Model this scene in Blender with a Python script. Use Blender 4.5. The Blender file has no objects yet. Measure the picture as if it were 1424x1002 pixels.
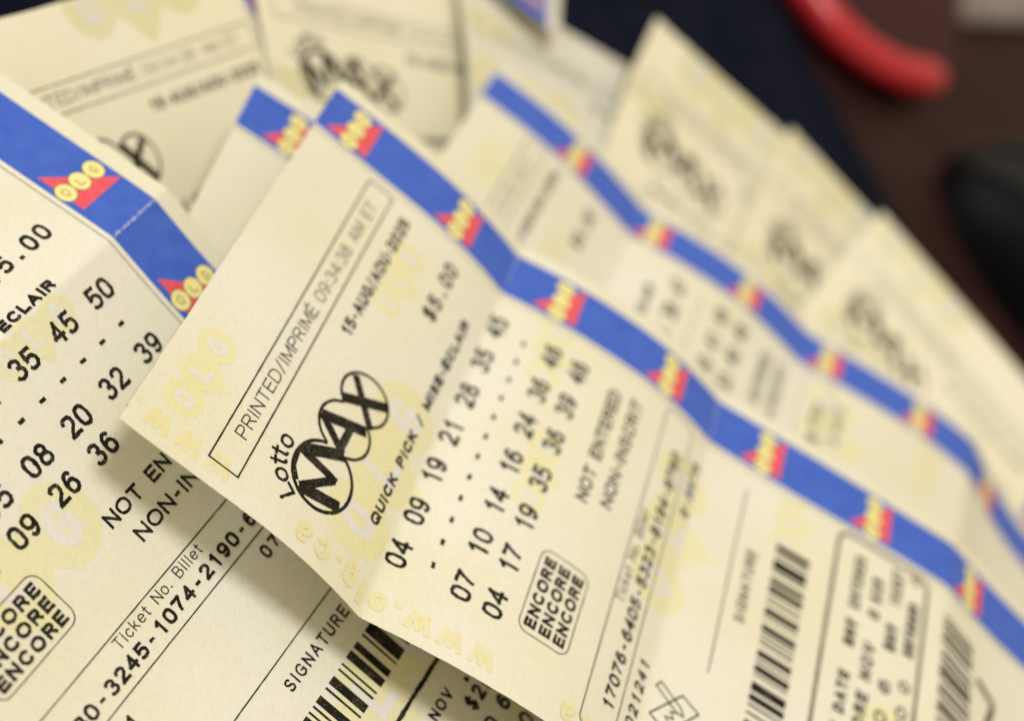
import bpy, bmesh, math, random
import numpy as np
from mathutils import Matrix, Vector

C = bpy.context.scene.collection
random.seed(7)
rng = random.Random(11)

# ----------------------------------------------------------------------------
# frame of reference: millimetre-like units (1 unit = 0.85 mm) measured from the
# camera; WORLD has the desk top at z = 0 and z pointing up
# ----------------------------------------------------------------------------
SC = 0.00085
FPX = 2475.31
n_away = np.array([-.6, .47, .64]); n_away /= np.linalg.norm(n_away)
DESK = 259.0
Zw = -n_away
Xw = np.array([1., 0, 0]) - np.dot([1., 0, 0], Zw) * Zw; Xw /= np.linalg.norm(Xw)
Yw = np.cross(Zw, Xw)
M3 = np.stack([Xw, Yw, Zw])                      # view axes (x right, y down, z away) -> world
ORG = n_away * DESK                              # foot of the camera on the desk
def W3(X):
    return (np.asarray(X, float) - ORG) @ M3.T * SC
def dirW(d):
    return M3 @ np.asarray(d, float)
def desk_pt(px, py, up=0.0):
    d = np.array([(px - 712) / FPX, (py - 501) / FPX, 1.0])
    t = (DESK - up) / d.dot(n_away)
    return W3(d * t)

# ---------------------------------------------------------------- camera
cam = bpy.data.cameras.new('camera'); camo = bpy.data.objects.new('camera', cam); C.objects.link(camo)
R = np.stack([dirW([1, 0, 0]), dirW([0, -1, 0]), dirW([0, 0, -1])], 1)
mw = Matrix.Identity(4)
for i in range(3):
    for j in range(3): mw[i][j] = R[i][j]
    mw[i][3] = W3([0, 0, 0])[i]
camo.matrix_world = mw
cam.sensor_width = 36; cam.lens = 36 * FPX / 1424
cam.clip_start = 0.005; cam.clip_end = 20
cam.dof.use_dof = True
cam.dof.focus_distance = 254 * SC
cam.dof.aperture_fstop = 10.8
bpy.context.scene.camera = camo

# ---------------------------------------------------------------- light
sc = bpy.context.scene
sc.view_settings.view_transform = 'Standard'; sc.view_settings.look = 'None'
sc.view_settings.exposure = 0.05; sc.view_settings.gamma = 1.0
world = bpy.data.worlds.new('World'); sc.world = world; world.use_nodes = True
bg = world.node_tree.nodes['Background']
bg.inputs[0].default_value = (1.0, 0.81, 0.54, 1); bg.inputs[1].default_value = 0.53
CEN = W3([0, 0, 285])
def area(name, dirc, dist, size, power, col):
    l = bpy.data.lights.new(name, 'AREA'); l.shape = 'DISK'; l.size = size; l.energy = power; l.color = col
    o = bpy.data.objects.new(name, l); C.objects.link(o)
    d = dirW(np.array(dirc) / np.linalg.norm(dirc))
    p = CEN + d * dist
    o.location = p
    o.rotation_euler = Vector(d).to_track_quat('Z', 'Y').to_euler()
    return o
area('ceiling_lamp', (.38, -.51, -.76), 1.5, 0.38, 12.8, (1.0, .965, .93))
area('fill_light', (-.55, -.75, -.35), 1.4, 0.7, 7.0, (.97, .98, 1.0))  # unseen fill lamp, added from upper left to strengthen contrast across the folds

# ---------------------------------------------------------------- materials
def mat(name, base, rough=.5, **k):
    m = bpy.data.materials.new(name); m.use_nodes = True
    b = m.node_tree.nodes['Principled BSDF']
    b.inputs['Base Color'].default_value = (*base, 1); b.inputs['Roughness'].default_value = rough
    b.inputs['Specular IOR Level'].default_value = k.get('spec', .3)
    if 'coat' in k: b.inputs['Coat Weight'].default_value = k['coat']
    return m, b
def noise(nt, scale, detail=3, rough=.5, coord=None, vec=None):
    n = nt.nodes.new('ShaderNodeTexNoise'); n.inputs['Scale'].default_value = scale
    n.inputs['Detail'].default_value = detail; n.inputs['Roughness'].default_value = rough
    nt.links.new(vec if vec else objcoord(nt), n.inputs['Vector'])
    return n
def objcoord(nt):
    for n in nt.nodes:
        if n.type == 'TEX_COORD': return n.outputs['Object']
    return nt.nodes.new('ShaderNodeTexCoord').outputs['Object']
def ramp(nt, src, stops):
    r = nt.nodes.new('ShaderNodeValToRGB'); nt.links.new(src, r.inputs[0])
    e = r.color_ramp.elements
    while len(e) < len(stops): e.new(.5)
    for i, (p, c) in enumerate(stops): e[i].position = p; e[i].color = (*c, 1)
    return r
def bump(nt, b, src, strength, dist):
    n = nt.nodes.new('ShaderNodeBump'); n.inputs['Strength'].default_value = strength; n.inputs['Distance'].default_value = dist
    nt.links.new(src, n.inputs['Height']); nt.links.new(n.outputs[0], b.inputs['Normal'])

def two_tone(name, c1, c2, scale, rough, lo=.35, hi=.65, detail=3, bscale=None, bs=.1, bd=.0001, spec=.3):
    m, b = mat(name, c1, rough, spec=spec); nt = m.node_tree
    n = noise(nt, scale, detail); r = ramp(nt, n.outputs['Fac'], [(lo, c1), (hi, c2)])
    nt.links.new(r.outputs[0], b.inputs['Base Color'])
    if bscale:
        n2 = noise(nt, bscale, 4); bump(nt, b, n2.outputs['Fac'], bs, bd)
    return m
def paper_mat(name, c1, c2, c3):
    """uncoated thermal paper: cloudy tone, fibres, fine tooth"""
    m, b = mat(name, c1, .55, spec=.2); nt = m.node_tree
    n = noise(nt, 38, 2, .5); r = ramp(nt, n.outputs['Fac'], [(.34, c1), (.5, c2), (.66, c3)])
    mp = nt.nodes.new('ShaderNodeMapping'); nt.links.new(objcoord(nt), mp.inputs['Vector']); mp.inputs['Scale'].default_value = (1, .35, 1)
    f = noise(nt, 2600, 4, .7, vec=mp.outputs[0])
    fr = ramp(nt, f.outputs['Fac'], [(.30, (.925, .92, .905)), (.55, (1, 1, 1)), (.72, (1.0, 1.0, 1.0))])
    mx = nt.nodes.new('ShaderNodeMix'); mx.data_type = 'RGBA'; mx.blend_type = 'MULTIPLY'; mx.inputs[0].default_value = 1
    nt.links.new(r.outputs[0], mx.inputs[6]); nt.links.new(fr.outputs[0], mx.inputs[7]); nt.links.new(mx.outputs[2], b.inputs['Base Color'])
    n2 = noise(nt, 1400, 5, .65); n3 = noise(nt, 90, 2)
    bp = nt.nodes.new('ShaderNodeBump'); bp.inputs['Strength'].default_value = .45; bp.inputs['Distance'].default_value = .00004; nt.links.new(n2.outputs['Fac'], bp.inputs['Height'])
    b2 = nt.nodes.new('ShaderNodeBump'); b2.inputs['Strength'].default_value = .5; b2.inputs['Distance'].default_value = .00035; nt.links.new(n3.outputs['Fac'], b2.inputs['Height']); nt.links.new(bp.outputs[0], b2.inputs['Normal'])
    nt.links.new(b2.outputs[0], b.inputs['Normal'])
    return m
PAPER = paper_mat('thermal_paper', (.73, .715, .54), (.74, .73, .59), (.755, .75, .655))
PAPER_LIFTED = paper_mat('shade_lifted_yellow_paper', (.835, .80, .60), (.845, .82, .64), (.855, .835, .68))  # rear ticket paper: yellower, and its colour lightened to offset shade from neighbours
PAPERW = paper_mat('whiter_thermal_paper', (.72, .72, .61), (.73, .735, .65), (.74, .75, .68))
BLUE = two_tone('band_blue_ink', (.042, .112, .54), (.060, .142, .59), 330, .45, .3, .7, detail=6, bscale=2500, bs=.3, bd=.00002)
RED = two_tone('logo_red_ink', (.70, .080, .11), (.80, .115, .145), 1500, .5)
YEL = two_tone('logo_yellow_ink', (.80, .74, .28), (.86, .80, .36), 1500, .5)
RIM = two_tone('logo_dark_ink', (.10, .09, .03), (.15, .13, .05), 1500, .5)
WMY = paper_mat('watermark_yellow_ink', (.73, .705, .405), (.74, .72, .445), (.75, .735, .49))
WMO = paper_mat('watermark_amber_ink', (.735, .69, .38), (.74, .70, .41), (.75, .715, .45))
WMW = paper_mat('watermark_pale_ink', (.71, .70, .65), (.725, .715, .67), (.735, .73, .69))
SCUFF = two_tone('band_scuff', (.22, .27, .60), (.50, .53, .74), 3000, .6)

def ink_mat(name, dark, mid, hole, thr):
    """thermal print: near black dots with paler pin holes and wear"""
    m, b = mat(name, dark, .5, spec=.12); nt = m.node_tree
    n = noise(nt, 5200, 2, .6); n2 = noise(nt, 420, 3, .6)
    a = nt.nodes.new('ShaderNodeMath'); a.operation = 'MULTIPLY_ADD'
    nt.links.new(n.outputs['Fac'], a.inputs[0]); a.inputs[1].default_value = .75
    mm = nt.nodes.new('ShaderNodeMath'); mm.operation = 'MULTIPLY'; nt.links.new(n2.outputs['Fac'], mm.inputs[0]); mm.inputs[1].default_value = .35
    nt.links.new(mm.outputs[0], a.inputs[2])
    r = ramp(nt, a.outputs[0], [(.38, dark), (thr, mid), (min(thr + .09, .99), hole)])
    nt.links.new(r.outputs[0], b.inputs['Base Color'])
    return m
INK = ink_mat('thermal_black_print', (.006, .0055, .004), (.016, .015, .011), (.17, .155, .115), .62)
INKG = ink_mat('thermal_grey_print', (.022, .020, .014), (.055, .05, .036), (.28, .26, .19), .60)
INKL = ink_mat('thermal_faint_print', (.09, .083, .06), (.18, .165, .12), (.42, .38, .28), .60)

# ---------------------------------------------------------------- ticket surface
def rod(r):
    r = np.array(r, float); t = np.linalg.norm(r); k = r / t
    K = np.array([[0, -k[2], k[1]], [k[2], 0, -k[0]], [-k[1], k[0], 0]])
    return np.eye(3) + np.sin(t) * K + (1 - np.cos(t)) * K @ K
WT = 96.3
TK={
 'A':([-0.2376, -0.8156, -0.828, -128.0306, 2.7484, 215.3547],[-10.0, 41.18, 42.38, 70.0, 100.0, 150.0],[-0.1663, -0.2027, 0.2, 0.0997, -0.0184, -0.0324],150),
 'B':([-0.2334, -0.9153, -0.9577, -53.7079, 7.816, 243.2723],[0.0, 22.5, 44.2, 45.8, 72.72, 91.72, 93.72, 145.15, 148.15, 186.65],[0.0335, 0.0779, 0.3038, -0.2605, -0.0325, 0.2588, -0.1165, -0.1198, 0.2342, 0.073],200),
 'C':([-0.1546, -0.8812, -1.0481, -64.8549, 14.0898, 255.8344],[0.0, 44.0, 46.0, 100.0],[-0.0229, 0.1064, -0.1835, -0.0808],55),
 'D':([-0.2614, -0.9565, -0.8806, -28.4758, -12.9719, 312.698],[0.0, 43.55, 45.55, 90.47, 92.47, 135.66, 138.66, 190.0],[-0.0821, 0.1472, -0.2819, 0.1092, -0.262, -0.0423, 0.394, 0.0284],190),
 'E1':([-0.4583, -0.6431, 0.4507, 35.8683, -84.56, 439.1386],[0.0, 60.0, 130.0],[0.2723, -0.1296, -0.1117],62),
 'E2':([-0.479, -0.6231, 0.5547, 72.4106, -60.2436, 460.9626],[0.0, 60.0, 130.0],[0.3001, -0.1929, -0.1662],62),
 'E3':([-0.6804, -0.393, 0.7637, 98.7797, -39.6471, 475.5856],[0.0, 60.0, 130.0],[0.2862, -0.0816, -0.0735],75),
 'F':([-0.1533, -0.9582, -0.5122, -94.8121, -50.6989, 283.2678],[0.0, 60.0, 130.0],[0.0283, 0.1931, 0.1665],55),
 'G':([-0.3193, -0.897, -0.1578, -54.2702, -86.163, 353.521],[0.0, 60.0, 130.0],[0.0292, 0.1425, 0.1228],55),
 'H':([-0.5358, -0.8426, 0.0504, -14.1474, -90.4454, 405.1174],[0.0, 60.0, 130.0],[-0.1237, 0.469, 0.4043],60),
 'I':([-0.8789, -0.5182, 0.4135, -66.2673, -127.4832, 388.4472],[0.0, 60.0, 130.0],[-0.1552, -0.1196, -0.1031],0),
}
VMIN = {'A': -32, 'I': -40}
TK['I'] = (TK['I'][0], TK['I'][1], TK['I'][2], 0)

class Surf:
    def __init__(s, key):
        q, kn, th, ln = TK[key]
        s.key = key; s.R = rod(q[:3]); s.T = np.array(q[3:6]); s.v0 = VMIN.get(key, 0); s.v1 = ln
        s.vs = np.linspace(-60, 210, 2701); a = np.interp(s.vs, kn, th); s.a = a
        d = s.vs[1] - s.vs[0]
        s.Y = np.concatenate([[0], np.cumsum(np.cos((a[1:] + a[:-1]) / 2) * d)]); s.Z = np.concatenate([[0], np.cumsum(np.sin((a[1:] + a[:-1]) / 2) * d)])
        s.Y -= np.interp(0, s.vs, s.Y); s.Z -= np.interp(0, s.vs, s.Z)
        r = random.Random(key + 'w'); s.wv = [(r.uniform(.07, .16), r.uniform(-.10, .10), r.uniform(.05, .14), r.uniform(0, 6.3)) for _ in range(4)]
        s.kn = kn; s.base = W3(s.raw(WT / 2, max(s.v0, 0) + 1, 0))
    def raw(s, u, v, h):
        u = np.asarray(u, float); v = np.asarray(v, float); u, v = np.broadcast_arrays(u, v)
        a = np.interp(v, s.vs, s.a)
        w = sum(A * np.sin(ku * u + kv * v + ph) for A, ku, kv, ph in s.wv)
        H = h + w
        q = np.stack([u, np.interp(v, s.vs, s.Y) + np.sin(a) * H, np.interp(v, s.vs, s.Z) - np.cos(a) * H], -1)
        return q @ s.R.T + s.T
    def P(s, u, v, h=0.):
        return W3(s.raw(u, v, h)) - s.base

def link(name, verts, faces, m, parent=None, smooth=False, **props):
    me = bpy.data.meshes.new(name); me.from_pydata([tuple(map(float, v)) for v in verts], [], faces); me.update()
    if smooth: me.polygons.foreach_set('use_smooth', [True] * len(me.polygons))
    if m: me.materials.append(m)
    o = bpy.data.objects.new(name, me); C.objects.link(o)
    if parent: o.parent = parent
    for k, v in props.items(): o[k] = v
    return o

def sheet(S, parent, thick=.12, pm=None):
    vs = [S.v0]
    cr = [k for k in S.kn]
    v = S.v0
    while v < S.v1 - 1e-6:
        near = min(abs(v - k) for k in cr)
        v = min(v + (.25 if near < 2.2 else 1.), S.v1); vs.append(v)
    us = np.linspace(0, WT, 49); vs = np.array(vs)
    U, V = np.meshgrid(us, vs, indexing='ij')
    er = np.random.RandomState(len(vs)); V[:, 0] += er.uniform(0, .16, len(us)); U[0, :] += er.uniform(0, .07, len(vs)); U[-1, :] -= er.uniform(0, .07, len(vs))
    top = S.P(U, V, 0).reshape(-1, 3); bot = S.P(U, V, -thick).reshape(-1, 3)
    nu, nv = len(us), len(vs); N = nu * nv; f = []
    for i in range(nu - 1):
        for j in range(nv - 1):
            a, b, c, d = i * nv + j, (i + 1) * nv + j, (i + 1) * nv + j + 1, i * nv + j + 1
            f.append((d, c, b, a)); f.append((a + N, b + N, c + N, d + N))
    def rim(idx):
        for a, b in zip(idx[:-1], idx[1:]): f.append((a, b, b + N, a + N))
    rim([i * nv for i in range(nu)]); rim([i * nv + nv - 1 for i in range(nu)][::-1])
    rim([j for j in range(nv)][::-1]); rim([(nu - 1) * nv + j for j in range(nv)])
    o = link('paper_sheet', np.concatenate([top, bot]), f, pm or PAPER, parent)
    me = o.data
    sm = [False] * len(me.polygons)
    for k in range(2 * (nu - 1) * (nv - 1)): sm[k] = True
    me.polygons.foreach_set('use_smooth', sm)
    me.update()
    # sharp rim
    at = me.attributes.new('sharp_edge', 'BOOLEAN', 'EDGE')
    for e in me.edges:
        a, b = e.vertices
        if (a < N) != (b < N): at.data[e.index].value = True
    ec = {}
    for p in me.polygons:
        for ek in p.edge_keys: ec.setdefault(ek, []).append(p.index)
    lim = 2 * (nu - 1) * (nv - 1)
    for e in me.edges:
        l = ec[tuple(sorted(e.vertices))]
        if any(i >= lim for i in l): at.data[e.index].value = True
    return o

class Flat:
    """2-D print in ticket coordinates (u, v), laid onto the curved sheet"""
    def __init__(s): s.bm = bmesh.new(); s.z = 0.
    def poly(s, pts, dz=None):
        if dz is None: s.z += .0015; dz = s.z
        vs = [s.bm.verts.new((p[0], p[1], dz)) for p in pts]
        try: return s.bm.faces.new(vs)
        except ValueError: return None
    def ribbon(s, pts, t, closed=False, jit=0., step=None, dz=None):
        pts = [np.array(p, float) for p in pts]
        if dz is None: s.z += .0015; dz = s.z
        if step:
            out = []
            seq = pts + ([pts[0]] if closed else [])
            for a, b in zip(seq[:-1], seq[1:]):
                k = max(1, int(math.ceil(np.linalg.norm(b - a) / step)))
                out += [a + (b - a) * i / k for i in range(k)]
            if not closed: out.append(seq[-1])
            pts = out
        n = len(pts); A = []; B = []
        for i in range(n):
            if closed: p0, p1 = pts[i - 1], pts[(i + 1) % n]
            else: p0, p1 = pts[max(i - 1, 0)], pts[min(i + 1, n - 1)]
            d = p1 - p0; L = np.linalg.norm(d); d = d / (L if L > 1e-9 else 1)
            nn = np.array([-d[1], d[0]]); c = 1.
            if 0 < i < n - 1 or closed:
                e = pts[(i + 1) % n] - pts[i]; e = e / (np.linalg.norm(e) + 1e-9); c = max(.55, abs(np.dot([-e[1], e[0]], nn)))
            w = t / 2 / c
            A.append(s.bm.verts.new((*(pts[i] + nn * (w + rng.gauss(0, jit))), dz)))
            B.append(s.bm.verts.new((*(pts[i] - nn * (w + rng.gauss(0, jit))), dz)))
        for i in range(n if closed else n - 1):
            j = (i + 1) % n
            s.bm.faces.new((A[i], A[j], B[j], B[i]))
    def disc(s, cu, cv, ru, rv=None, n=28, dz=None, jit=0):
        rv = rv or ru
        s.poly([(cu + (ru + rng.gauss(0, jit)) * math.cos(2 * math.pi * i / n), cv + (rv + rng.gauss(0, jit)) * math.sin(2 * math.pi * i / n)) for i in range(n)], dz)
    def rect(s, u0, v0, u1, v1, dz=None, jit=0):
        g = lambda: rng.gauss(0, jit) if jit else 0
        s.poly([(u0 + g(), v0 + g()), (u1 + g(), v0 + g()), (u1 + g(), v1 + g()), (u0 + g(), v1 + g())], dz)
    def build(s, name, S, h, m, parent, cut=4., clip=None, **props):
        bm = s.bm
        if clip:
            for co, no in (((clip[0], 0, 0), (-1, 0, 0)), ((clip[1], 0, 0), (1, 0, 0)), ((0, clip[2], 0), (0, -1, 0)), ((0, clip[3], 0), (0, 1, 0))):
                bmesh.ops.bisect_plane(bm, geom=bm.verts[:] + bm.edges[:] + bm.faces[:], plane_co=co, plane_no=no, dist=1e-5, clear_outer=True)
        if not bm.verts: bm.free(); return None
        us = [v.co.x for v in bm.verts]; vs = [v.co.y for v in bm.verts]
        def cutat(co, no):
            bmesh.ops.bisect_plane(bm, geom=bm.verts[:] + bm.edges[:] + bm.faces[:], plane_co=co, plane_no=no, dist=1e-5)
        if True:
            v = math.ceil(min(vs))
            while v < max(vs): cutat((0, v + 1e-3, 0), (0, 1, 0)); v += 1.
        if cut:
            u = math.ceil(min(us) / 4.) * 4.
            while u < max(us): cutat((u + 1e-3, 0, 0), (1, 0, 0)); u += 4.
        for k in S.kn:
            for d in (-1, -.5, 0, .5, 1):
                if min(vs) < k + d < max(vs): cutat((0, k + d, 0), (0, 1, 0))
        co = np.array([v.co[:] for v in bm.verts]); pw = S.P(co[:, 0], co[:, 1], h + co[:, 2])
        for v, p in zip(bm.verts, pw): v.co = p
        bm.normal_update()
        fl = [f for f in bm.faces if f.normal.dot(Vector(Zw @ M3.T)) < 0] if False else [f for f in bm.faces if f.normal.z < 0]
        if fl: bmesh.ops.reverse_faces(bm, faces=fl)
        me = bpy.data.meshes.new(name); bm.to_mesh(me); bm.free()
        me.materials.append(m)
        o = bpy.data.objects.new(name, me); C.objects.link(o); o.parent = parent
        for k, v in props.items(): o[k] = v
        return o

# ---------------------------------------------------------------- stroke lettering
def arc(cx, cy, rx, ry, a0, a1, n=None):
    n = n or max(4, int(abs(a1 - a0) / 14))
    return ('C', [(cx + rx * math.cos(math.radians(a0 + (a1 - a0) * i / n)), cy + ry * math.sin(math.radians(a0 + (a1 - a0) * i / n))) for i in range(n + 1)])
def sup(cx, cy, rx, ry, e=2.6, n=26):
    o = []
    for i in range(n):
        a = 2 * math.pi * i / n; c, s_ = math.cos(a), math.sin(a)
        o.append((cx + rx * math.copysign(abs(c) ** (2 / e), c), cy + ry * math.copysign(abs(s_) ** (2 / e), s_)))
    return ('O', o)
def spl(*p):
    p = [np.array(q, float) for q in p]; P_ = [2 * p[0] - p[1]] + p + [2 * p[-1] - p[-2]]; out = []
    for i in range(1, len(P_) - 2):
        for k in range(5):
            t = k / 5; a, b, c, d = P_[i - 1:i + 3]
            out.append(tuple(.5 * ((2 * b) + (-a + c) * t + (2 * a - 5 * b + 4 * c - d) * t * t + (-a + 3 * b - 3 * c + d) * t ** 3)))
    out.append(tuple(p[-1])); return ('C', out)
def ln(*p): return ('L', list(p))
G = {}
def g(ch, w, *st): G[ch] = (w, st)
g('0', .62, sup(.31, .5, .31, .5)); g('O', .78, sup(.39, .5, .39, .5, 2.3)); g('Q', .78, sup(.39, .5, .39, .5, 2.3), ln((.45, .28), (.78, -.04)))
g('1', .45, ln((.05, .76), (.32, 1), (.32, 0)))
g('2', .62, spl((.03, .72), (.08, .92), (.3, 1), (.54, .93), (.6, .72), (.5, .5), (.2, .22), (.02, 0)), ln((.02, 0), (.62, 0)))
g('3', .62, spl((.03, .8), (.12, .95), (.3, 1), (.52, .93), (.57, .75), (.48, .58), (.28, .53)), spl((.28, .53), (.52, .48), (.62, .27), (.52, .07), (.3, 0), (.1, .04), (.0, .2)))
g('4', .62, ln((.47, 0), (.47, 1), (.0, .3), (.62, .3)))
g('5', .62, ln((.56, 1), (.1, 1), (.05, .5)), spl((.05, .5), (.28, .62), (.53, .55), (.62, .31), (.52, .07), (.28, 0), (.08, .04), (.0, .17)))
six = [(.57, .84), (.46, .98), (.27, .98), (.09, .78), (.02, .42), (.08, .1), (.3, 0), (.54, .09), (.61, .31), (.52, .55), (.32, .62), (.12, .53), (.03, .36)]
g('6', .62, spl(*six)); g('9', .62, spl(*[(.62 - a, 1 - b) for a, b in six]))
g('7', .62, ln((.0, 1), (.62, 1)), spl((.62, 1), (.4, .62), (.26, .3), (.2, 0)))
g('8', .62, sup(.31, .77, .25, .23, 2.2), sup(.31, .27, .31, .27, 2.2))
g('A', .7, ln((0, 0), (.35, 1), (.7, 0)), ln((.12, .33), (.58, .33)))
g('B', .62, ln((0, 0), (0, 1)), spl((0, 1), (.4, .99), (.54, .86), (.52, .64), (.38, .54), (0, .53)), spl((.3, .53), (.55, .48), (.62, .27), (.54, .06), (.38, 0), (0, 0)))
g('C', .7, spl((.68, .76), (.56, .95), (.36, 1), (.12, .88), (0, .5), (.12, .12), (.36, 0), (.58, .06), (.7, .28)))
g('D', .68, ln((0, 0), (0, 1)), spl((0, 1), (.34, 1), (.58, .86), (.68, .5), (.58, .14), (.34, 0), (0, 0)))
g('E', .58, ln((.58, 1), (0, 1), (0, 0), (.6, 0)), ln((0, .52), (.52, .52)))
g('F', .56, ln((.56, 1), (0, 1), (0, 0)), ln((0, .5), (.48, .5)))
g('G', .74, spl((.7, .76), (.58, .95), (.37, 1), (.12, .88), (0, .5), (.12, .12), (.37, 0), (.58, .05), (.72, .2)), ln((.72, .16), (.72, .46), (.42, .46)))
g('H', .64, ln((0, 0), (0, 1)), ln((.64, 0), (.64, 1)), ln((0, .52), (.64, .52)))
g('I', .12, ln((.06, 0), (.06, 1))); g('J', .5, ln((.48, 1), (.48, .3)), spl((.48, .3), (.42, .06), (.24, 0), (.05, .08), (0, .28)))
g('i', .12, ln((.06, 0), (.06, .72)), ln((.06, .9), (.06, 1))); g('l', .12, ln((.06, 0), (.06, 1)))
g('K', .64, ln((0, 0), (0, 1)), ln((.6, 1), (0, .4)), ln((.2, .58), (.64, 0)))
g('L', .52, ln((0, 1), (0, 0), (.54, 0))); g('M', .78, ln((0, 0), (0, 1), (.39, .1), (.78, 1), (.78, 0)))
g('N', .66, ln((0, 0), (0, 1), (.66, 0), (.66, 1)))
g('P', .6, ln((0, 0), (0, 1)), spl((0, 1), (.38, 1), (.56, .92), (.6, .72), (.54, .53), (.36, .46), (0, .46)))
g('R', .64, ln((0, 0), (0, 1)), spl((0, 1), (.4, 1), (.57, .92), (.61, .74), (.55, .56), (.38, .5), (0, .5)), ln((.34, .5), (.64, 0)))
g('S', .62, spl((.57, .78), (.48, .95), (.29, 1), (.08, .9), (.05, .7), (.2, .56), (.45, .47), (.6, .3), (.52, .07), (.3, 0), (.08, .07), (.0, .25)))
g('T', .64, ln((0, 1), (.64, 1)), ln((.32, 1), (.32, 0))); g('U', .64, ln((0, 1), (0, .32)), spl((0, .32), (.06, .08), (.32, 0), (.58, .08), (.64, .32)), ln((.64, .32), (.64, 1)))
g('V', .66, ln((0, 1), (.33, 0), (.66, 1))); g('W', .9, ln((0, 1), (.22, 0), (.45, 1), (.68, 0), (.9, 1)))
g('X', .66, ln((0, 0), (.66, 1)), ln((0, 1), (.66, 0))); g('Y', .64, ln((0, 1), (.32, .5), (.32, 0)), ln((.64, 1), (.32, .5)))
g('Z', .6, ln((0, 1), (.6, 1), (0, 0), (.6, 0)))
g('o', .55, sup(.275, .35, .275, .35, 2.2)); g('w', .74, ln((0, .72), (.18, 0), (.37, .68), (.56, 0), (.74, .72)))
g('c', .5, spl((.48, .52), (.38, .68), (.22, .7), (.03, .52), (.03, .18), (.22, 0), (.4, .04), (.5, .2)))
g('k', .48, ln((0, 0), (0, 1)), ln((.44, .7), (0, .28)), ln((.16, .42), (.48, 0)))
g('e', .54, spl((.02, .37), (.53, .37), (.48, .6), (.28, .7), (.08, .6), (.01, .35), (.08, .08), (.28, 0), (.5, .12)))
g('t', .32, ln((.14, .95), (.14, .14)), spl((.14, .16), (.18, .02), (.32, .01)), ln((0, .7), (.32, .7)))
g('a', .52, spl((.05, .55), (.2, .7), (.4, .66), (.47, .5), (.47, 0)), spl((.47, .38), (.2, .36), (.02, .2), (.12, .01), (.34, .05), (.47, .22)))
g('g', .54, sup(.27, .35, .26, .35, 2.2), spl((.53, .7), (.53, -.05), (.4, -.26), (.2, -.27), (.05, -.17)))
g('$', .62, spl((.57, .74), (.48, .88), (.29, .93), (.08, .84), (.05, .68), (.2, .55), (.45, .47), (.6, .3), (.52, .13), (.3, .07), (.08, .13), (.0, .28)), ln((.31, -.06), (.31, 1.06)))
g('-', .4, ln((0, .42), (.4, .42))); g('.', .14, ln((.0, .07), (.14, .07))); g(':', .14, ln((0, .1), (.14, .1)), ln((0, .65), (.14, .65)))
g('/', .4, ln((0, -.05), (.4, 1.05))); g(' ', .4)

def glyph(F, ch, org, ud, vd, W_, H, t, jit=.0, dz=None, step=.35):
    """org = lower left corner in (u,v); ud = unit text direction, vd = unit up direction; H cap height, W_ x scale"""
    acc = None
    if ch == '\u00c9': ch = 'E'; acc = True
    w, st = G[ch]
    def m(p):
        x = t / 2 + p[0] * (W_ - t) if W_ else p[0]
        y = t / 2 + p[1] * (H - t)
        return np.array(org) + np.array(ud) * x + np.array(vd) * y
    sx = W_
    def m2(p):
        x = t / 2 + p[0] / max(w, .12) * (sx * 1. - t) if ch not in 'Iil1.:' else t / 2 + p[0] / w * max(sx - t, .02)
        return np.array(org) + np.array(ud) * x + np.array(vd) * (t / 2 + p[1] * (H - t))
    for kind, pts in st:
        q = [m2(p) for p in pts]
        if kind == 'L':
            for a, b in zip(q[:-1], q[1:]):
                d = b - a; L = np.linalg.norm(d)
                if L < 1e-6:
                    d = np.array(ud); a = a - d * t / 2; b = b + d * t / 2; L = 1
                d = d / max(np.linalg.norm(d), 1e-9)
                e = t / 2 if ch not in '.:-' else (t / 2 if ch != '-' else 0)
                k = e * (.5 if abs(np.dot(d, ud)) < .8 and abs(np.dot(d, vd)) < .8 else 1)
                F.ribbon([a - d * k, b + d * k], t, jit=jit, step=step, dz=dz)
        elif kind == 'C': F.ribbon(q, t, jit=jit, dz=dz)
        else: F.ribbon(q, t, closed=True, jit=jit, dz=dz)
    if acc:
        a = m2((.2, 1.14)); b = m2((.4, 1.34)); F.ribbon([a, b], t, jit=jit, dz=dz)

def gw(ch, wide=1.):
    return G['E' if ch == '\u00c9' else ch][0] * wide
def text(F, s, u0, u1, vt, vb, t, jit=.025, gap=.24, u_dir=(1, 0), v_dir=(0, -1), dz=None):
    """proportional lettering fitted exactly between u0 and u1"""
    H = vb - vt
    ws = [gw(c) * H + t * .5 for c in s]; gp = gap * H
    tot = sum(ws) + gp * (len(s) - 1); k = (u1 - u0) / tot; x = u0
    for c, w in zip(s, ws):
        if c != ' ': glyph(F, c, (x, vb), u_dir, v_dir, w * k, H, t, jit, dz)
        x += (w + gp) * k
def mono(F, s, uc, pitch, vt, vb, wd, t, jit=.03):
    for i, c in enumerate(s):
        if c == ' ': continue
        w = wd * {'1': .72, '-': .75, '.': .3}.get(c, 1)
        glyph(F, c, (uc + i * pitch - w / 2, vb), (1, 0), (0, -1), w, vb - vt, t, jit)

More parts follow.
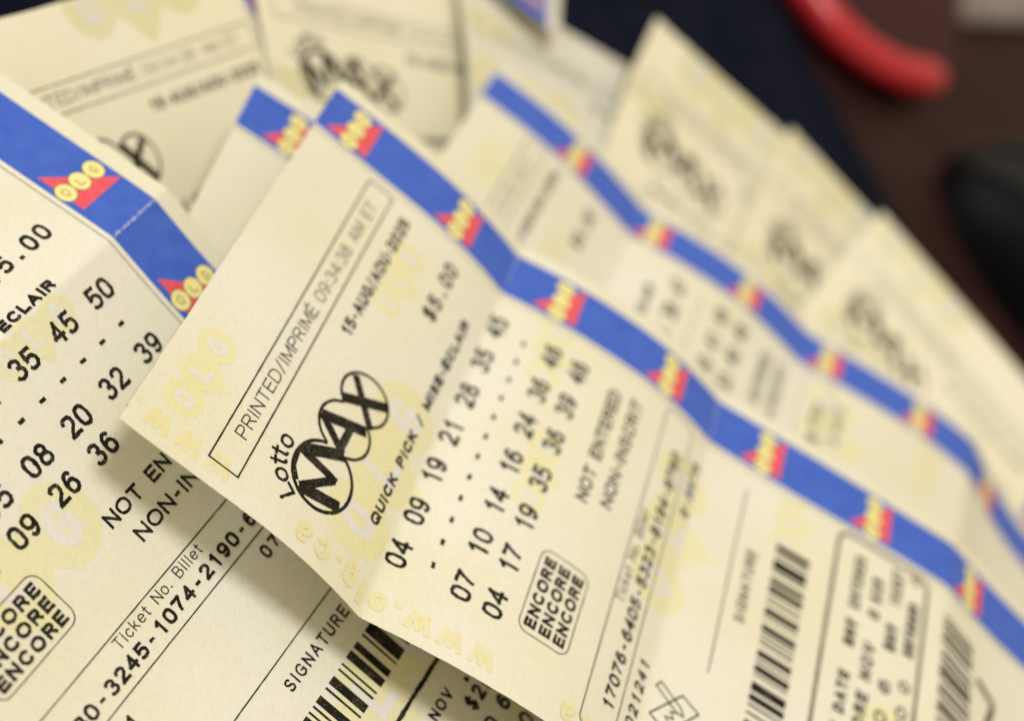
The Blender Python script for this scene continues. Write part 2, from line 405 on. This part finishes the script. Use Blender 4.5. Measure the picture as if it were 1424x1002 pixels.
# ---------------------------------------------------------------- what is printed on a ticket
BI, BO = 80.95, 92.8
C0, CP, R0, RP = 14.39, 9.534, 46.56, 5.474
LP = 24.385
def olg(S, band, v, size=1.):
    """badge on the band: red corner triangle, three yellow discs, letters"""
    tri = Flat(); tri.poly([(82.2, v - 4.9), (92.5, v + 3.9), (82.2, v + 3.9)])
    b = tri.build('logo_triangle', S, .035, RED, band, cut=0)
    rm = Flat(); yd = Flat(); le = Flat()
    for i, (u, c) in enumerate(((82.95, 'O'), (86.65, 'L'), (90.35, 'G'))):
        yd_v = v + .02
        rm.disc(u, yd_v, 1.9, n=30); yd.disc(u, yd_v, 1.76, n=30)
        glyph(le, c, (u - .58, yd_v + .78), (1, 0), (0, -1), 1.15, 1.56, .16, .006)
    r = rm.build('logo_disc_rim', S, .05, RIM, b, cut=0)
    yd.build('logo_disc', S, .065, YEL, b, cut=0)
    le.build('logo_letter', S, .08, RIM, b, cut=0)

def circle_pts(c, r, n=64):
    return [(c[0] + r[0] * math.cos(2 * math.pi * i / n), c[1] + r[1] * math.sin(2 * math.pi * i / n)) for i in range(n)]
MC = [((15.35, 29.75), (6.25, 5.45)), ((26.1, 29.6), (5.0, 5.0)), ((34.3, 30.4), (4.75, 4.75))]
def inside(p, k, f=.985):
    (c, r) = MC[k]; return ((p[0] - c[0]) / r[0]) ** 2 + ((p[1] - c[1]) / r[1]) ** 2 < f
def game_logo(S, root, ink, simple=False):
    F = Flat()
    for k in range(3):
        run = []
        pts = circle_pts(*MC[k], n=96); pts = pts + [pts[0]]
        # start outside the neighbours so that the visible arcs stay in one piece
        keep = [not any(inside(p, j) for j in range(3) if j != k) for p in pts]
        s0 = next((i for i in range(96) if keep[i] and not keep[i - 1]), 0)
        seq = [(pts[(s0 + i) % 96], keep[(s0 + i) % 96]) for i in range(97)]
        for p, kp in seq:
            if kp: run.append(p)
            else:
                if len(run) > 1: F.ribbon(run, .62 if k == 0 else .52, jit=.018, dz=.0)
                run = []
        if len(run) > 1: F.ribbon(run, .62 if k == 0 else .52, jit=.018, dz=.0)
    F.ribbon([(11.2, 26.2), (13.2, 24.9), (16.0, 24.5), (18.4, 25.0)], .75, jit=.04, dz=.001)   # heavy shoulder of the first ball
    for i, (a, b, t) in enumerate([((10.45, 27.0), (12.7, 34.3), 2.1), ((10.7, 27.1), (16.25, 31.7), 1.4), ((16.25, 32.1), (16.7, 24.9), 1.5), ((17.2, 25.2), (21.7, 31.4), 2.1),
                    ((25.5, 25.0), (21.8, 30.9), 1.5), ((25.3, 25.1), (29.0, 33.0), 1.95), ((22.9, 30.3), (27.5, 30.3), 1.4),
                    ((37.1, 27.1), (30.0, 33.4), 1.4), ((31.3, 26.9), (36.5, 34.4), 1.8)]):
        F.ribbon([a, b], t, jit=.03, step=.35, dz=.002 + i * .0015)
    lg = F.build('game_logo', S, .06, ink, root)
    W_ = Flat()
    for ch, ang, adv in (('L', 147, 2.0), ('o', 129, 2.35), ('t', 113, 1.6), ('t', 102, 1.6), ('o', 85, 2.35)):
        a = math.radians(ang); r = .9
        o = (15.35 + (6.25 + r) * math.cos(a), 29.75 - (5.45 + r) * math.sin(a))
        up = (math.cos(a), -math.sin(a)); rt = (math.sin(a), math.cos(a))
        w = adv
        glyph(W_, ch, (o[0] - rt[0] * w / 2, o[1] - rt[1] * w / 2), rt, up, w, 3.1, .48, .03)
    W_.build('game_logo_word', S, .06, ink, lg)

def watermark(S, root, big, small, web):
    clip = (.25, 79.4, S.v0 + .25, S.v1 - .25)
    for u, v, k in [(u, v, 1.) for u, v in big] + [(u, v, .5) for u, v in small]:
        tri = Flat(); dis = Flat(); let = Flat()
        tri.poly([(u - 13 * k, v - 4 * k), (u + 13 * k, v - 4 * k), (u, v + 10 * k)], dz=0)
        for i, c in enumerate('OLG'):
            x = u + (i - 1) * 12.1 * k
            dis.disc(x, v, 6.4 * k, n=36, dz=i * .002)
            lh = 7.2 * k
            glyph(let, c, (x - 2.6 * k, v + lh / 2), (1, 0), (0, -1), 5.2 * k, lh, 1.7 * k, .02)
        w0 = tri.build('watermark_triangle', S, .01, WMY, root, cut=4, clip=clip)
        dis.build('watermark_disc', S, .016, WMY, w0 or root, cut=4, clip=clip)
        let.build('watermark_letter', S, .03, WMW, w0 or root, cut=4, clip=clip)
    wb = Flat()
    for vb in web:
        # address runs up the edge of the sheet: reads towards -v, tops towards -u
        y = vb
        for c in 'www.olg.ca':
            w = {'w': 4.2, '.': .8, 'l': .8}.get(c, 2.7)
            glyph(wb, c, (5.9, y), (0, -1), (-1, 0), w, 4.6 if c not in 'l' else 4.4, .95, .03)
            y -= w + (1.1 if c != '.' else 1.5)
    if web: wb.build('watermark_web_address', S, .02, WMO, root, cut=4, clip=clip)

def barcode(S, root, ink, seed):
    r = random.Random(seed); F = Flat(); u = 69.
    widths = [(1.6, .7), (.5, 1.1), (2.3, .55), (.4, 1.4), (1.35, .65), (1.55, 1.1), (.42, .75), (.42, 1.2), (1.6, .75), (.42, 1.35), (1.5, .6), (.42, .8)]
    k = 0
    u = 66.6
    while u > 10:
        b, s = widths[k] if k < len(widths) else (r.choice([.42, .42, 1.5, 1.5, 2.0]), r.choice([.6, .75, 1.3]))
        F.rect(u - b, 110.4, u, 117.3, dz=0, jit=.03); u -= b + s; k += 1
    F.build('barcode', S, .06, ink, root)

def make_ticket(key, label, band_phase, rows=None, dv=0., ink=(INK, INK, INK), wm=None, upto=200., date='15-AUG/AOU-2025', stamp_time='09:34:38 AM ET', number='', number2='', price='$5.00', lower=None, pm=None, logo=True):
    S = Surf(key)
    root = bpy.data.objects.new('lottery_ticket', None); C.objects.link(root); root.location = S.base
    root['label'] = label; root['category'] = 'lottery ticket'; root['group'] = 'lottery tickets fanned out on the desk'
    root.empty_display_size = .01
    p = sheet(S, root, pm=pm)
    v0, v1 = S.v0, S.v1
    # blue band with its thin inner rule
    F = Flat(); F.rect(BI, v0, BO, v1, dz=0); band = F.build('blue_band', S, .02, BLUE, root)
    F = Flat(); F.rect(79.75, v0, 79.95, v1, dz=0); F.build('band_rule', S, .02, INKL, root)
    v = band_phase - 30 * LP
    while v < v1 + 5:
        if v - 4.6 > v0 and v + 4 < v1: olg(S, band, v)
        v += LP
    ix, ig, il = ink
    hx, hg = (INKL, INKL) if key in 'FGH' else (ix, ig)
    ok = lambda v: v < min(v1 - 1, upto)
    if wm: watermark(S, root, *wm)
    if key == 'I': return root, S
    def part(name, fn, m, h=.06, cut=6.):
        F = Flat(); fn(F); return F.build(name, S, h, m, root, cut=cut)
    def box(F, u0, va, u1, vb, t, r=0.):
        if r:
            pts = []
            for cu, cv, a in ((u1 - r, va + r, -90), (u1 - r, vb - r, 0), (u0 + r, vb - r, 90), (u0 + r, va + r, 180)):
                pts += [(cu + r * math.cos(math.radians(a + q)), cv + r * math.sin(math.radians(a + q))) for q in range(0, 91, 15)]
            F.ribbon(pts, t, closed=True, jit=.012, step=1.5)
        else:
            for a, b in (((u0, va), (u1, va)), ((u1, va), (u1, vb)), ((u1, vb), (u0, vb)), ((u0, vb), (u0, va))):
                d = np.array(b, float) - a; d = d / np.linalg.norm(d) * t / 2
                F.ribbon([np.array(a) - d, np.array(b) + d], t, jit=.012, step=1.)
    if ok(20):
        part('header_box', lambda F: box(F, 4.4, 13.35, 78.1, 18.5, .26), hx)
        part('header_text', lambda F: text(F, 'PRINTED/IMPRIM\u00c9', 11.0, 42.9, 14.75, 16.95, .22, .012, gap=.16), INKG if hx is INKL else ix)
        part('time_text', lambda F: text(F, stamp_time, 45.0, 73.5, 14.75, 16.95, .2, .012, gap=.16), hg)
    if ok(24): part('date_text', lambda F: text(F, date, 42.9, 75.6, 21.2, 23.4, .5, .03, gap=.16), ig)
    if ok(35): part('price_text', lambda F: [glyph(F, c, (60.9 + i * 3.17 - (1.22 if c != '.' else .4), 35.25), (1, 0), (0, -1), 2.44 if c != '.' else .9, 3.1, .62, .03) for i, c in enumerate(price)], ig)
    if ok(35) and logo: game_logo(S, root, ix)
    v = 41.55 + dv
    if ok(v): part('quick_pick_text', lambda F: text(F, 'QUICK PICK / MISE-\u00c9CLAIR', 15.6, 66.6, v - 1.85, v, .52, .03, gap=.16), ix)
    if rows:
        for j, row in enumerate(rows):
            vc = R0 + j * RP + dv
            if not ok(vc + 2): continue
            if row is None:
                part('dash_row', lambda F: [F.ribbon([(15.3 + 5.046 * k - .62, vc), (15.3 + 5.046 * k + .62, vc)], .62, jit=.04, step=.3) for k in range(12)], ig)
            else:
                def fr(F):
                    for k, s in enumerate(row.split()):
                        for q, ch in enumerate(s):
                            w = 2.5 * (.78 if ch == '1' else 1)
                            uc = C0 + k * CP + (q - .5) * 2.95
                            glyph(F, ch, (uc - w / 2, vc + 1.72), (1, 0), (0, -1), w, 3.5, .62, .045)
                part('number_row', fr, ix)
    if ok(78 + dv):
        part('entry_text', lambda F: text(F, 'NOT ENTERED', 43.9, 73.0, 69.5 + dv, 71.9 + dv, .46, .03, gap=.14), ig)
        part('entry_text', lambda F: text(F, 'NON-INSCRIT', 46.0, 74.2, 74.05 + dv, 76.45 + dv, .46, .03, gap=.14), ig)
        st = part('encore_stamp_frame', lambda F: box(F, 12.66, 67.35 + dv, 30.04, 76.5 + dv, .17, 1.9), ix)
        for k in range(3):
            F = Flat(); text(F, 'ENCORE', 13.9, 28.7, 68.2 + k * 2.68 + dv, 70.3 + k * 2.68 + dv, .54, .035, gap=.18)
            F.build('encore_stamp_word', S, .06, ix, st, cut=6)
    if ok(90 + dv):
        part('ticket_number_box', lambda F: box(F, 4.2, 81.54 + dv, 79.0, 88.47 + dv, .2, 1.2), ix)
        part('ticket_number_caption', lambda F: text(F, 'Ticket No. Billet', 30.4, 52.0, 82.0 + dv, 83.8 + dv, .19, .012, gap=.18), ix)
        part('ticket_number_text', lambda F: mono(F, number, 10.9, 2.42, 84.85 + dv, 87.2 + dv, 2.0, .5), ix)
        part('ticket_code_text', lambda F: [mono(F, '021241', 11.4, 2.42, 90.0 + dv, 92.2 + dv, 1.72, .44), mono(F, number2, 59.4, 2.42, 90.0 + dv, 92.2 + dv, 1.72, .44)], ix)
    if ok(107 + dv):
        def pen(F):
            F.ribbon([(14.2, 96.9), (15.6, 94.2), (22.2, 99.0), (20.4, 102.4), (14.2, 98.0)], .3, closed=True, jit=.01, step=.6)
            F.ribbon([(21.4, 94.2), (22.6, 94.9), (19.6, 99.3), (18.3, 99.9), (18.5, 98.5)], .28, closed=True, jit=.01, step=.6)
            F.ribbon([(15.6, 97.8), (16.6, 96.9), (16.9, 98.4), (18.0, 97.6), (18.4, 98.9)], .26, jit=.01)
        part('pen_icon', pen, ig)
        part('signature_line', lambda F: F.ribbon([(29.5, 102.35 + dv), (75, 102.35 + dv)], .22, jit=.012, step=1.), ix)
        part('signature_text', lambda F: text(F, 'SIGNATURE', 43.6, 61.2, 104.9 + dv, 106.9 + dv, .34, .02, gap=.26), ig)
    if ok(118 + dv): barcode(S, root, ix, key)
    if lower and ok(125): lower(part, box, S, root)
    return root, S

def lower_front(part, box, S, root):
    part('coupon_rule', lambda F: F.ribbon([(4, 122.3), (80, 122.3)], .72, jit=.05, step=.4), INK)
    part('coupon_text', lambda F: text(F, 'NOV', 56.2, 62.4, 125.6, 127.5, .42, .03), INK)
    part('coupon_text', lambda F: F.disc(66.1, 127.9, .5, n=9, jit=.05), INK)
    part('coupon_text', lambda F: text(F, '$25', 62.3, 69.2, 129.2, 131.9, .62, .03), INK)
    part('coupon_text', lambda F: [mono(F, '0', 62.6, 3, 133.6, 136.4, 2.2, .5), mono(F, '6', 67.3, 3, 133.4, 136.1, 2.2, .62)], INK)
    part('coupon_text', lambda F: mono(F, '0', 67.6, 3, 138.0, 140.7, 2.2, .55), INK)
def lower_main(part, box, S, root):
    part('coupon_box', lambda F: box(F, 4.5, 122.3, 78.8, 141.85, .8, 2.2), INKL)
    part('coupon_text', lambda F: [text(F, 'ENTERED', 62, 75, 126.2, 128.4, .5, .03), text(F, 'NOV', 53, 59, 126.2, 128.4, .8, .03), text(F, 'DRAW DATE', 25, 47, 126.2, 128.4, .6, .03)], INKG)
    part('coupon_text', lambda F: [text(F, '$25', 66, 72, 130.2, 132.6, .7, .03), text(F, '0', 62, 64, 130.2, 132.6, .7, .03), text(F, 'ENCORE NOV', 28, 56, 130.2, 132.6, .6, .03)], INKG)
    part('coupon_text', lambda F: [text(F, 'TICKET', 68, 77, 134.2, 136.6, .5, .03), text(F, 'NOV', 57, 63, 134.2, 136.6, .8, .03), text(F, '0 6', 40, 50, 134.2, 136.6, .5, .03)], INKG)
    part('coupon_text', lambda F: [text(F, '0', 76, 78, 138.2, 140.4, .45, .03), text(F, 'ENTERED', 58, 71, 138.2, 140.4, .7, .03), text(F, 'NO 0', 40, 52, 138.2, 140.4, .5, .03)], INKG)
    part('coupon_panel', lambda F: [F.rect(u, 146.2, u + w, 155.6, dz=0, jit=.1) for u, w in [(38 + 2.05 * i, (1.25, .8, 1.5, 1.0)[i % 4]) for i in range(18)]], INKG)
    part('coupon_emblem', lambda F: [F.ribbon([(67, 157.5), (64.5, 162.8)], 1.7, step=.6, jit=.05), F.ribbon([(64.3, 162.6), (57, 160.5)], 1.5, step=.6, jit=.05)], INKG)

GEN = lambda k: ([(26 + 28 * 0, 38), (53, 89), (26, 137)], [(16.4, 6.2), (72, 57), (44, 62), (74, 112), (62, 26)], [17.5, 66.0, 114.5, 163])
rB, SB = make_ticket('B', 'sharp lottery ticket in the middle dated 15-AUG, its raised corner shadowing the ticket below', 6.75,
            rows=['04 09 19 21 28 35 45', None, '07 10 14 16 24 36 46', '04 17 19 35 36 39 46'], ink=(INK, INK, INK), wm=GEN(0),
            number='17076-6405-5323-8194-6790', number2='8-8678', lower=lower_main)
rA, SA = make_ticket('A', 'left front lottery ticket showing 35 45 50, partly in the shadow of the raised corner', 31.6 - 0.1,
            rows=['03 11 19 24 35 45 50', None, '02 03 05 08 20 32 39', '01 05 09 26 36 41 44'], ink=(INK, INK, INK),
            wm=([(26.3, 66), (53, 117), (53, 14)], [(57, 44.6), (16, 96), (16, 33), (72, 88), (75, 140)], [45, 93.5, 142]),
            number='17030-3245-1074-2190-6482', number2='07-6425', lower=lower_front)
F = Flat(); F.ribbon([(BI + .2, 41.78), (BO - .3, 41.78)], .3, jit=.12, step=.25)
[o for o in rA.children if o.name.startswith('blue_band')]
F.build('fold_scuff', SA, .13, SCUFF, [o for o in rA.children if o.name.startswith('blue_band')][0], cut=0)
for vc in (45.0, 92.72):
    F = Flat(); F.ribbon([(BI + .2, vc), (BO - .3, vc)], .22, jit=.1, step=.25); F.build('fold_scuff', SB, .13, SCUFF, [o for o in rB.children if o.name.startswith('blue_band')][0], cut=0)
make_ticket('C', 'lottery ticket showing only its top end and short blue band above the 15-AUG ticket', 10.0, rows=None, wm=([], [(30, 22), (62, 40)], [17.5]))
make_ticket('D', 'blurred lottery ticket with long blue band parallel behind the 15-AUG ticket', 24.3,
            rows=['02 08 14 23 31 38 47', None, '05 12 19 22 30 41 49', '01 09 16 27 33 40 48'], dv=11.9, ink=(INK, INKG, INKG), wm=([(26, 52), (60, 101)], [(62, 9), (50, 30), (70, 126)], [17.5, 66]),
            number='17076-6405-5311-2046-7731', number2='8-4410', upto=110)
make_ticket('E1', 'blurred lottery ticket with its pointed top corner against the dark mat right of centre', 20, rows=['04 09 19 21 28 35 45'], wm=([(30, 4)], [(8, 20)], []), ink=(INKG, INKL, INKL), pm=PAPER_LIFTED)
make_ticket('E2', 'blurred lottery ticket between the pointed cornered one and the one at the right edge', 20, rows=['04 09 19 21 28 35 45'], wm=([(20, 3), (20, 42)], [], []), ink=(INKG, INKL, INKL), pm=PAPER_LIFTED)
make_ticket('E3', 'blurred lottery ticket cut by the right photo edge, lowest of the three fanned ones', 11, rows=['04 09 19 21 28 35 45'], wm=([(20, 3), (24, 40)], [], []), ink=(INKG, INKL, INKL), pm=PAPER_LIFTED)
make_ticket('F', 'blurred lottery ticket at top left with tilted header box and half hidden game logo', 14, rows=['04 09 19 21 28 35 45'], wm=([(52, 2)], [], []), ink=(INK, INKG, INKL), pm=PAPER_LIFTED)
make_ticket('G', 'blurred lottery ticket at top centre with whole dark game logo beside a shadowed edge', 10, rows=['04 09 19 21 28 35 45'], wm=([(14, 3)], [(8, 32)], [66]), pm=PAPER_LIFTED)
make_ticket('H', 'blurred pale lottery ticket without logo in view, slanted edge meeting the dark mat', 14, rows=None, wm=([(20, 30)], [(8, 14)], []), logo=False, ink=(INKG, INKG, INKG), pm=PAPERW)
make_ticket('I', 'lottery ticket at the top frame edge showing only a short blue band end', -14, wm=None)

# ---------------------------------------------------------------- the desk and what lies behind
wood, b = mat('dark_wood', (.035, .014, .010), .6, spec=.15); nt = wood.node_tree
mp = nt.nodes.new('ShaderNodeMapping'); nt.links.new(objcoord(nt), mp.inputs['Vector']); mp.inputs['Scale'].default_value = (1, 9, 1)
n = noise(nt, 16, 5, .6, vec=mp.outputs[0]); r = ramp(nt, n.outputs['Fac'], [(.35, (.012, .005, .005)), (.6, (.036, .012, .010))])
nt.links.new(r.outputs[0], b.inputs['Base Color']); bump(nt, b, n.outputs['Fac'], .15, .0004)
bm = bmesh.new(); bmesh.ops.create_grid(bm, x_segments=8, y_segments=8, size=1.1)
me = bpy.data.meshes.new('desk_top'); bm.to_mesh(me); bm.free(); me.materials.append(wood)
desk = bpy.data.objects.new('desk_top', me); C.objects.link(desk); desk.location = (CEN[0], CEN[1], -.0005); desk['kind'] = 'structure'

def slab(name, corners, z0, z1, m, bev=.0015, parent=None):
    bm = bmesh.new(); k = len(corners)
    lo = [bm.verts.new((c[0], c[1], z0)) for c in corners]; hi = [bm.verts.new((c[0], c[1], z1)) for c in corners]
    bm.faces.new(lo[::-1]); bm.faces.new(hi)
    for i in range(k): bm.faces.new((lo[i], lo[(i + 1) % k], hi[(i + 1) % k], hi[i]))
    bmesh.ops.bevel(bm, geom=bm.edges[:], offset=bev, segments=3, affect='EDGES'); bmesh.ops.recalc_face_normals(bm, faces=bm.faces)
    me = bpy.data.meshes.new(name); bm.to_mesh(me); bm.free(); me.materials.append(m)
    o = bpy.data.objects.new(name, me); C.objects.link(o)
    if parent: o.parent = parent
    return o
NAVY = two_tone('navy_cloth_cover', (.004, .006, .013), (.008, .010, .022), 120, .9, bscale=3000, bs=.4, bd=.00008, spec=.04)
p0, p1 = desk_pt(1105, 70), desk_pt(1330, 470)
e = (p1 - p0); e[2] = 0; e /= np.linalg.norm(e); q = np.array([-e[1], e[0], 0])
side = desk_pt(700, 400) - p0
if np.dot(side, q) < 0: q = -q
a_ = p0 - e * .22; b_ = p1 + e * .10
cs = [a_, b_, b_ + q * .52, a_ + q * .52]
if np.cross(cs[1] - cs[0], cs[2] - cs[1])[2] < 0: cs = cs[::-1]
nb = slab('mouse_pad', cs, 0, .003, NAVY); nb['label'] = 'dark navy cloth mat lying under the tickets'; nb['category'] = 'desk mat'

def tube(name, pts, rad, m, parent=None, flat=1., seg=14, closed=False):
    """swept tube with varying radius lying on the desk"""
    pts = [np.array(p, float) for p in pts]; n = len(pts); V = []; Fc = []
    for i in range(n):
        a, b = (pts[i - 1], pts[(i + 1) % n]) if closed else (pts[max(i - 1, 0)], pts[min(i + 1, n - 1)])
        t = b - a; t /= np.linalg.norm(t); s_ = np.cross([0, 0, 1], t); s_ /= np.linalg.norm(s_); up = np.cross(t, s_)
        r = rad[i] if hasattr(rad, '__len__') else rad
        for k in range(seg):
            c = 2 * math.pi * k / seg; V.append(pts[i] + s_ * r * math.cos(c) + up * r * flat * math.sin(c))
    for i in range(n if closed else n - 1):
        for k in range(seg):
            j = (i + 1) % n; Fc.append((i * seg + k, i * seg + (k + 1) % seg, j * seg + (k + 1) % seg, j * seg + k))
    if not closed: Fc.append(tuple(range(seg))[::-1]); Fc.append(tuple((n - 1) * seg + k for k in range(seg)))
    return link(name, V, Fc, m, parent, smooth=True)

REDP, _ = mat('red_plastic', (.46, .016, .028), .3, spec=.5)
# shallow burgundy tray whose raised front rim is bright glossy red
ctl = [(1040, -110), (1085, -50), (1112, 0), (1152, 52), (1198, 90), (1248, 114), (1296, 118)]
P_ = [desk_pt(x, y, 6) for x, y in ctl]
P_ = [2 * P_[0] - P_[1]] + P_ + [2 * P_[-1] - P_[-2]]
sm = []
for i in range(1, len(P_) - 2):
    a, b, c, d = P_[i - 1:i + 3]
    for k in range(6):
        t = k / 6; sm.append(.5 * ((2 * b) + (-a + c) * t + (2 * a - 5 * b + 4 * c - d) * t * t + (-a + 3 * b - 3 * c + d) * t ** 3))
sm.append(P_[-2])
for s_ in sm: s_[2] = .0085
rt = bpy.data.objects.new('tray', None); C.objects.link(rt); rt.empty_display_size = .01
rt['label'] = 'dark burgundy tray with a bright red curved rim behind the tickets'; rt['category'] = 'tray'
rr = [.0056 * min(1, .45 + (len(sm) - 1 - i) * .25) for i in range(len(sm))]
tube('rim', sm, rr, REDP, rt, flat=.9)
BURG, _ = mat('burgundy_lacquer', (.035, .006, .012), .5, spec=.15)
far = [desk_pt(x, y, 6) for x, y in ((1314, 90), (1326, 40), (1338, -110))]
cs = [s_.copy() for s_ in sm[::6]] + far
for c_ in cs: c_[2] = 0
if sum(np.cross(cs[i] - cs[0], cs[(i + 1) % len(cs)] - cs[0])[2] for i in range(len(cs))) < 0: cs = cs[::-1]
slab('base', cs, 0, .0075, BURG, .0008, rt)

# grey object across the top right corner
GREY = two_tone('grey_card_cover', (.20, .17, .16), (.25, .22, .21), 40, .6)
g0, g1 = desk_pt(1240, 34), desk_pt(1500, 42)
e = g1 - g0; e[2] = 0; e /= np.linalg.norm(e); q = np.array([-e[1], e[0], 0])
if np.dot(desk_pt(1300, -200) - g0, q) < 0: q = -q
cs = [g0, g1 + e * .08, g1 + e * .08 + q * .16, g0 + q * .16]
if np.cross(cs[1] - cs[0], cs[2] - cs[1])[2] < 0: cs = cs[::-1]
gb = slab('notebook', cs, 0, .004, GREY); gb['label'] = 'flat grey notebook at the top right corner behind the red loop'; gb['category'] = 'notebook'

# black computer mouse at the right edge
BLK, _ = mat('black_mouse_shell', (.003, .003, .004), .5, spec=.12)
BL2, _ = mat('black_mouse_rubber', (.010, .011, .013), .7, spec=.3)
mr = bpy.data.objects.new('computer_mouse', None); C.objects.link(mr); mr.empty_display_size = .01
mc = desk_pt(1525, 410, 12); mc[2] = 0
mr.location = mc; mr['label'] = 'black computer mouse at the right edge of the desk'; mr['category'] = 'computer mouse'
fw = desk_pt(1330, 250) - desk_pt(1440, 385); fw[2] = 0; fw /= np.linalg.norm(fw); rt_ = np.array([fw[1], -fw[0], 0])
def mouse_surf(name, s0, s1, a0, a1, m, lift=0.):
    """part of the domed shell: s along the length (-1..1), a across (0..pi)"""
    ns, na = 22, 22; V = []; Fc = []
    for i in range(ns + 1):
        s_ = s0 + (s1 - s0) * i / ns
        w = .031 * (1 - abs(s_) ** 3.0) ** .5 * (1 - .10 * s_) + 1e-5; h = (.034 + .004 * (-s_)) * (1 - abs(s_) ** 2.6) ** .62 + 1e-5
        for k in range(na + 1):
            a = a0 + (a1 - a0) * k / na
            c, z = math.cos(a), math.sin(a)
            p_ = fw * s_ * .055 + rt_ * (w + lift) * math.copysign(abs(c) ** .8, c); p_[2] = (h + lift) * abs(z) ** .8
            V.append(p_)
    for i in range(ns):
        for k in range(na):
            b_ = i * (na + 1) + k; Fc.append((b_, b_ + 1, b_ + na + 2, b_ + na + 1))
    return link(name, V, Fc, m, mr, smooth=True)
mouse_surf('shell', -1, 1, 0, math.pi, BLK)
mouse_surf('button', .12, .93, .95, 1.50, BL2, .0006)
mouse_surf('button', .12, .93, math.pi - 1.50, math.pi - .95, BL2, .0006)
wv = []
for k in range(25):
    a = 2 * math.pi * k / 24; wv.append(fw * (.030 + .009 * math.cos(a)) + np.array([0, 0, .0235 + .009 * math.sin(a)]))
tube('scroll_wheel', wv[:-1], .0022, BL2, mr, closed=True, seg=8)
for o in bpy.data.objects:
    if o.type == 'MESH' and o.name.startswith(('paper_sheet', 'shell', 'button', 'rim', 'scroll_wheel')):
        bm = bmesh.new(); bm.from_mesh(o.data); bmesh.ops.recalc_face_normals(bm, faces=bm.faces)
        bm.to_mesh(o.data); bm.free()
